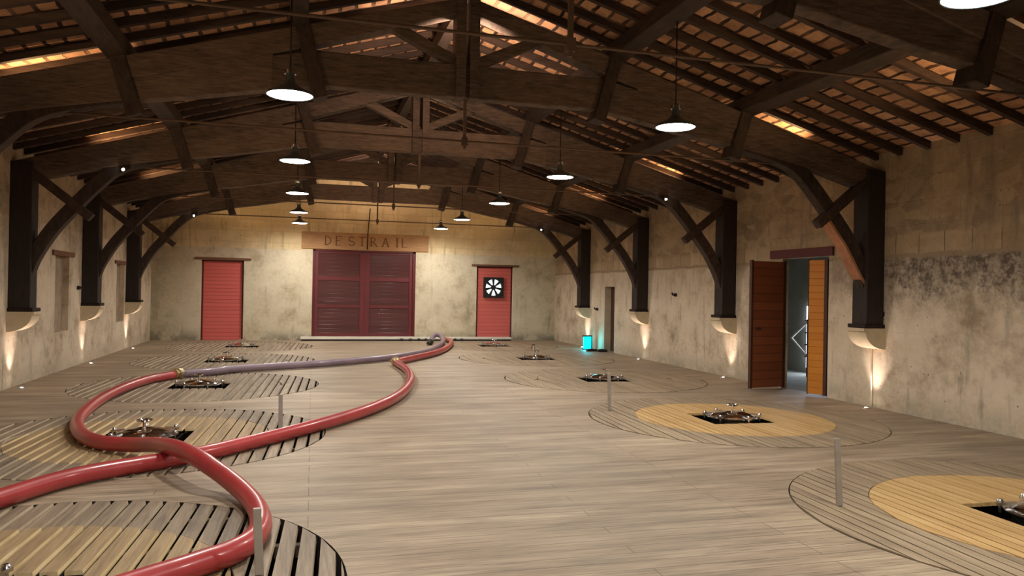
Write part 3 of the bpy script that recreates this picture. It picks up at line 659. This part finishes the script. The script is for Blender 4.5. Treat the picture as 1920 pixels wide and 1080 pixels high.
# sign
sg = MB().box((-.11, D - .04, 2.8), (3.775, D + .02, 3.318)).build('sign_board', 'sign', bevel=.008); tag(sg, 'wide brown timber sign board with carved lettering above the red gate', 'sign')
LET = {  # serif capitals as stroke boxes / bars in a unit cell (0..1 wide, 0..1 tall)
 'D': [('v', .16, 0, 1), ('arc', .16, .0, 1.)], 'E': [('v', .16, 0, 1), ('h', .06, .85, 1), ('h', .16, .62, .5), ('h', .06, .85, 0)], 'S': [('s',)], 'T': [('v', .5, 0, 1), ('h', .06, .94, 1), ('h', .3, .7, 0)],
 'R': [('v', .16, 0, 1), ('bowl', .16), ('d', .4, .5, .9, 0)], 'A': [('d', .1, 0, .5, 1), ('d', .9, 0, .5, 1), ('h', .25, .75, .36), ('h', .0, .24, 0), ('h', .76, 1.0, 0)], 'I': [('v', .5, 0, 1), ('h', .3, .7, 1), ('h', .3, .7, 0)], 'L': [('v', .2, 0, 1), ('h', .06, .85, 0)]}
def letter(m, ch, x, z0, wd, ht):
    y = D - .043; P = lambda a, b: (x + a * wd, y, z0 + b * ht)
    def bar(a, b, c, d_, th): m.beam(P(a, b), P(c, d_), .012, th, (0, 1, 0)) if False else m.add(*seg(P(a, b), P(c, d_), th))
    def seg(p, q, th):
        p = Vector(p); q = Vector(q); t_ = (q - p).normalized(); n_ = Vector((-t_.z, 0, t_.x)) * th / 2; o_ = Vector((0, .006, 0))
        vs = [p - n_ - o_, q - n_ - o_, q + n_ - o_, p + n_ - o_, p - n_ + o_, q - n_ + o_, q + n_ + o_, p + n_ + o_]
        return vs, [(0, 1, 2, 3), (4, 7, 6, 5), (0, 4, 5, 1), (1, 5, 6, 2), (2, 6, 7, 3), (3, 7, 4, 0)]
    for st in LET[ch]:
        if st[0] == 'v': bar(st[1], st[2], st[1], st[3], .034)
        elif st[0] == 'h': bar(st[1], st[3], st[2], st[3], .018)
        elif st[0] == 'd': bar(st[1], st[2], st[3], st[4], .026)
        elif st[0] == 'arc':
            q = [(.16 + .66 * math.sin(a), .5 - .5 * math.cos(a)) for a in [PI * k / 10 for k in range(11)]]
            for a, b in zip(q, q[1:]): bar(*a, *b, .028)
            bar(.04, 0, .2, 0, .018); bar(.04, 1, .2, 1, .018)
        elif st[0] == 'bowl':
            q = [(.16 + .5 * math.sin(a), .76 - .25 * math.cos(a)) for a in [PI * k / 8 for k in range(9)]]
            for a, b in zip(q, q[1:]): bar(*a, *b, .024)
            bar(.04, 0, .3, 0, .018); bar(.8, 0, 1.0, 0, .018)
        elif st[0] == 's':
            q = [(.5 + .34 * math.cos(a), .74 + .26 * math.sin(a)) for a in [.4 + (1.5 * PI - .4) * k / 8 for k in range(9)]] + [(.5 + .36 * math.cos(a), .25 + .25 * math.sin(a)) for a in [PI / 2 - (1.5 * PI - .3) * k / 8 for k in range(9)]]
            for a, b in zip(q, q[1:]): bar(*a, *b, .026)
for ch, x in zip('DESTRAIL', (.56, .88, 1.26, 1.58, 1.94, 2.3, 2.66, 2.9)):
    m = MB(); letter(m, ch, x, 2.93, .24, .27); m.build('letter', 'letter', sg)
# iron conduit running down to the sign, white threshold
m = MB(); m.tube([(1.93, D - .025, 4.1), (1.87, D - .055, 3.3), (1.86, D - .055, 2.82)], .014, 8); tag(m.build('conduit', 'iron', smooth=True), 'thin dark conduit running down the gable over the middle of the sign', 'conduit')
t = thing('threshold_board', (3.2, D - .2, 0), label='long white threshold board on the floor along the end wall', cat='threshold')
MB().box((-3.29, -.1, .05), (3.29, .17, .115)).build('board', 'white', t, bevel=.005); MB().box((-3.27, -.06, .0), (3.27, .17, .05)).build('base', 'black', t)  # black base stands in for the shadow gap under the board
# small dark fittings along the threshold
fx = [(2.93, 'leftmost'), (3.2, 'second from left'), (3.46, 'third from left'), (3.68, 'fourth from left'), (4.62, 'fifth from left'), (4.82, 'rightmost')]
for i, (x, ps) in enumerate(fx):
    m = MB(); m.tube([(-.05, 0, .045), (.0, 0, .045), (.0, 0, .045), (.06, 0, .045)], [.03, .045, .03, .03], 12); o = m.build('hose_fitting', 'black', smooth='auto'); o.location = (x, D - .42 - .02 * (i % 2), .002); o.rotation_euler = (0, 0, .5 * i)
    tag(o, f'small dark hose fitting before the white threshold, {ps} of the row', 'hose fitting', 'hose fittings along the threshold')
# fan
f = thing('extractor_fan', (5.94, D + .06, 1.4), label='square black extractor fan with white blades in the upper half of the red door', cat='fan')
m = MB(); Ro = .27
pts = [(.33 * (1 if c > 0 else -1) if abs(c) >= abs(s_) else .33 * c / abs(s_), .33 * (1 if s_ > 0 else -1) if abs(s_) >= abs(c) else .33 * s_ / abs(c)) for c, s_ in [(math.cos(2 * PI * k / 48 + PI / 4), math.sin(2 * PI * k / 48 + PI / 4)) for k in range(48)]]
rin = [(Ro * math.cos(2 * PI * k / 48 + PI / 4), Ro * math.sin(2 * PI * k / 48 + PI / 4)) for k in range(48)]
vs = []
for yy in (-.08, .01): vs += [(a, yy, b + .32) for a, b in pts] + [(a, yy, b + .32) for a, b in rin]
fs = []
for k in range(48):
    k2 = (k + 1) % 48
    fs += [(k, k2, 48 + k2, 48 + k), (96 + k, 144 + k, 144 + k2, 96 + k2), (k, 96 + k, 96 + k2, k2), (48 + k, 48 + k2, 144 + k2, 144 + k)]
m.add(vs, fs); m.build('housing', 'black', f)
MB().lathe([(0, 0), (.268, 0), (.268, .008), (0, .008)], (0, 0, .32), 40, 'y').build('daylit_opening', 'fan_light', f)
MB().lathe([(0, -.07), (.075, -.065), (.085, -.02), (.085, -.004), (0, -.004)], (0, 0, .32), 24, 'y').build('hub', 'black', f, 'auto')
for k in range(7):
    a = 2 * PI * k / 7 + PI / 2 + .02; m = MB(); c, s_ = math.cos(a), math.sin(a)
    r0, r1 = .06, .275; w0, w1 = .018, .045
    q = [(c * r0 - s_ * w0, s_ * r0 + c * w0), (c * r0 + s_ * w0, s_ * r0 - c * w0), (c * r1 + s_ * w1, s_ * r1 - c * w1), (c * r1 - s_ * w1, s_ * r1 + c * w1)]
    m.add([(x, -.03 - .012 * (i % 2), z_ + .32) for i, (x, z_) in enumerate(q)] + [(x, -.022 - .012 * (i % 2), z_ + .32) for i, (x, z_) in enumerate(q)], [(0, 1, 2, 3), (7, 6, 5, 4), (0, 4, 5, 1), (1, 5, 6, 2), (2, 6, 7, 3), (3, 7, 4, 0)]); m.build('blade', 'black', f)
# ------------------------------------------------------------------ left wall blocked slits
for nm, h, lb in (('window_1', N1, 'nearer tall blocked slit in the left wall'), ('window_2', N2, 'farther tall blocked slit in the left wall, half behind a post')):
    o = MB().box((XL - .145, h[0] - .01, h[2] - .01), (XL - .11, h[1] + .01, h[3] + .01)).build(nm, 'niche'); tag(o, lb, 'blocked window', kind='structure')
# ------------------------------------------------------------------ narrow door recess on the right
o = MB().box((XR + .19, NDOOR[0], .0), (XR + .25, NDOOR[1], NDOOR[3])).build('door_6', 'brown_door'); tag(o, 'narrow brown door deep in a recess of the right wall', 'door', kind='structure')
# ------------------------------------------------------------------ open boarded doors on the right
def leaf(name, hx, hy, tx, ty, z1, th, mat, label, handle):
    d = Vector((tx - hx, ty - hy)); L = d.length
    t = thing(name, (hx, hy, .025), math.atan2(d.y, d.x), label=label, cat='door', kind='structure')
    MB().box((.05, -th / 2, .01), (L - (.045 if handle else .01), th / 2, z1)).build('boards', mat, t, bevel=.004)
    m = MB(); m.box((0, -th / 2 - .006, 0), (.05, th / 2 + .006, z1 + .015)); m.box((L - (.045 if handle else .01), -th / 2 - .006, 0), (L, th / 2 + .006, z1 + .015)); m.build('stile', 'leaf_edge', t)
    if handle: MB().beam((L - .2, th / 2 + .03, 1.02), (L - .08, th / 2 + .03, 1.02), .02, .02).build('handle', 'steel', t); MB().beam((L - .2, -th / 2 - .03, 1.02), (L - .08, -th / 2 - .03, 1.02), .02, .02).build('handle', 'steel', t)
    return t
leaf('door_4', XR + .02, 11.36, 7.31, 11.24, 2.17, .045, 'leaf_a', 'left leaf of the boarded doors in the right wall, swung wide open into the room', True)
leaf('door_5', XR + .02, 10.24, 7.91, 10.5, 2.17, .05, 'leaf_b', 'right narrow honey-coloured leaf of the boarded doors, standing ajar', False)
# room beyond the doors
m = MB(); x0, x1, y0, y1, h = XR + .12, 10.2, 9.2, 17., 2.9
m.add([(x0, y0, 0), (x1, y0, 0), (x1, y1, 0), (x0, y1, 0), (x0, y0, h), (x1, y0, h), (x1, y1, h), (x0, y1, h)], [(4, 5, 6, 7), (1, 2, 6, 5), (2, 3, 7, 6), (0, 1, 5, 4), (0, 1, 2, 3)])
tag(m.build('wall_annex', 'annex', fix=False), 'bare grey walls of the small room seen through the open boarded doors', 'wall', kind='structure')
m = MB(); m.box((10.15, 12.9, .12), (10.19, 13.53, 1.4)); wn = m.build('window_3', 'day'); tag(wn, 'narrow bright daylit window seen through the open boarded doors', 'window', kind='structure')
m = MB()
for zz in (.35, .6, .85, 1.1): m.box((10.12, 12.88, zz - .012), (10.148, 13.55, zz + .012))
m.build('glazing_bar', 'iron', wn)
t = thing('stair_rail', (9.7, 13.15, 0), label='thin pale metal rail of a stair seen through the open boarded doors', cat='railing')
m = MB()
q = [(0, -.25, 1.1), (0, .26, .75), (0, -.25, .41)]
m.tube(q[:2], .02, 8); m.tube(q[1:], .02, 8); m.build('diagonal_bar', 'white', t)
m = MB(); m.tube([(0, -.25, 0), (0, -.25, 1.15)], .016, 8); m.build('rail_post', 'iron', t)
# ------------------------------------------------------------------ cyan lamp and small things on the right
t = thing('cyan_light', (7.74, 19.93, 0), .25, label='small cyan glowing lamp standing on the floor by the right wall', cat='lamp')
m = MB(); m.box((-.11, -.03, .03), (.1, .03, .36)); m.build('glowing_panel', 'cyan', t)
m = MB(); m.box((-.14, -.05, .36), (.13, .05, .4)); m.box((.1, -.05, .0), (.135, .05, .36)); m.box((-.14, -.05, .0), (.13, .05, .03)); m.build('frame', 'black', t)
for (x, y, lb) in ((7.62, 19.3, 'small black box on the floor just right of the cyan lamp'), (7.86, 19.12, 'small black box on the floor beside the narrow brown door recess')):
    m = MB(); m.box((-.13, -.07, 0), (.13, .07, .06)); m.box((-.08, -.05, .06), (.05, .05, .075)); o = m.build('cable_box', 'black', bevel=.006); o.location = (x, y, .001); tag(o, lb, 'box')
m = MB(); m.tube([(XR - .02, 9.22, .86), (XR - .02, 9.2, .02)], .012, 8); tag(m.build('cable', 'cable', smooth=True), 'white cable running down the right wall from the nearest corbel to the floor', 'cable')
pegs = [(XR, 15.29, 1.59, -1, 'on the right wall between the two middle posts'), (XR, 19.95, 1.14, -1, 'on the right wall above the cyan lamp'), (XR, 9.03, 1.37, -1, 'on the right wall beside the nearest post'), (XL, 16.45, 1.52, 1, 'on the left wall right of the nearer blocked slit'), (XL, 14.1, 2.03, 1, 'on the left wall left of the nearer blocked slit')]
for x, y, zz, s_, lb in pegs:
    m = MB(); m.tube([(0, 0, 0), (s_ * .09, 0, 0), (s_ * .1, 0, .05)], [.018, .018, .024], 8); m.lathe([(0, -.04), (.04, -.03), (.04, .03), (0, .04)], (s_ * .02, 0, 0), 10); o = m.build('iron_peg', 'iron', smooth='auto'); o.location = (x + s_ * -.0, y, zz); tag(o, 'black iron peg ' + lb, 'peg', 'iron pegs in the walls')
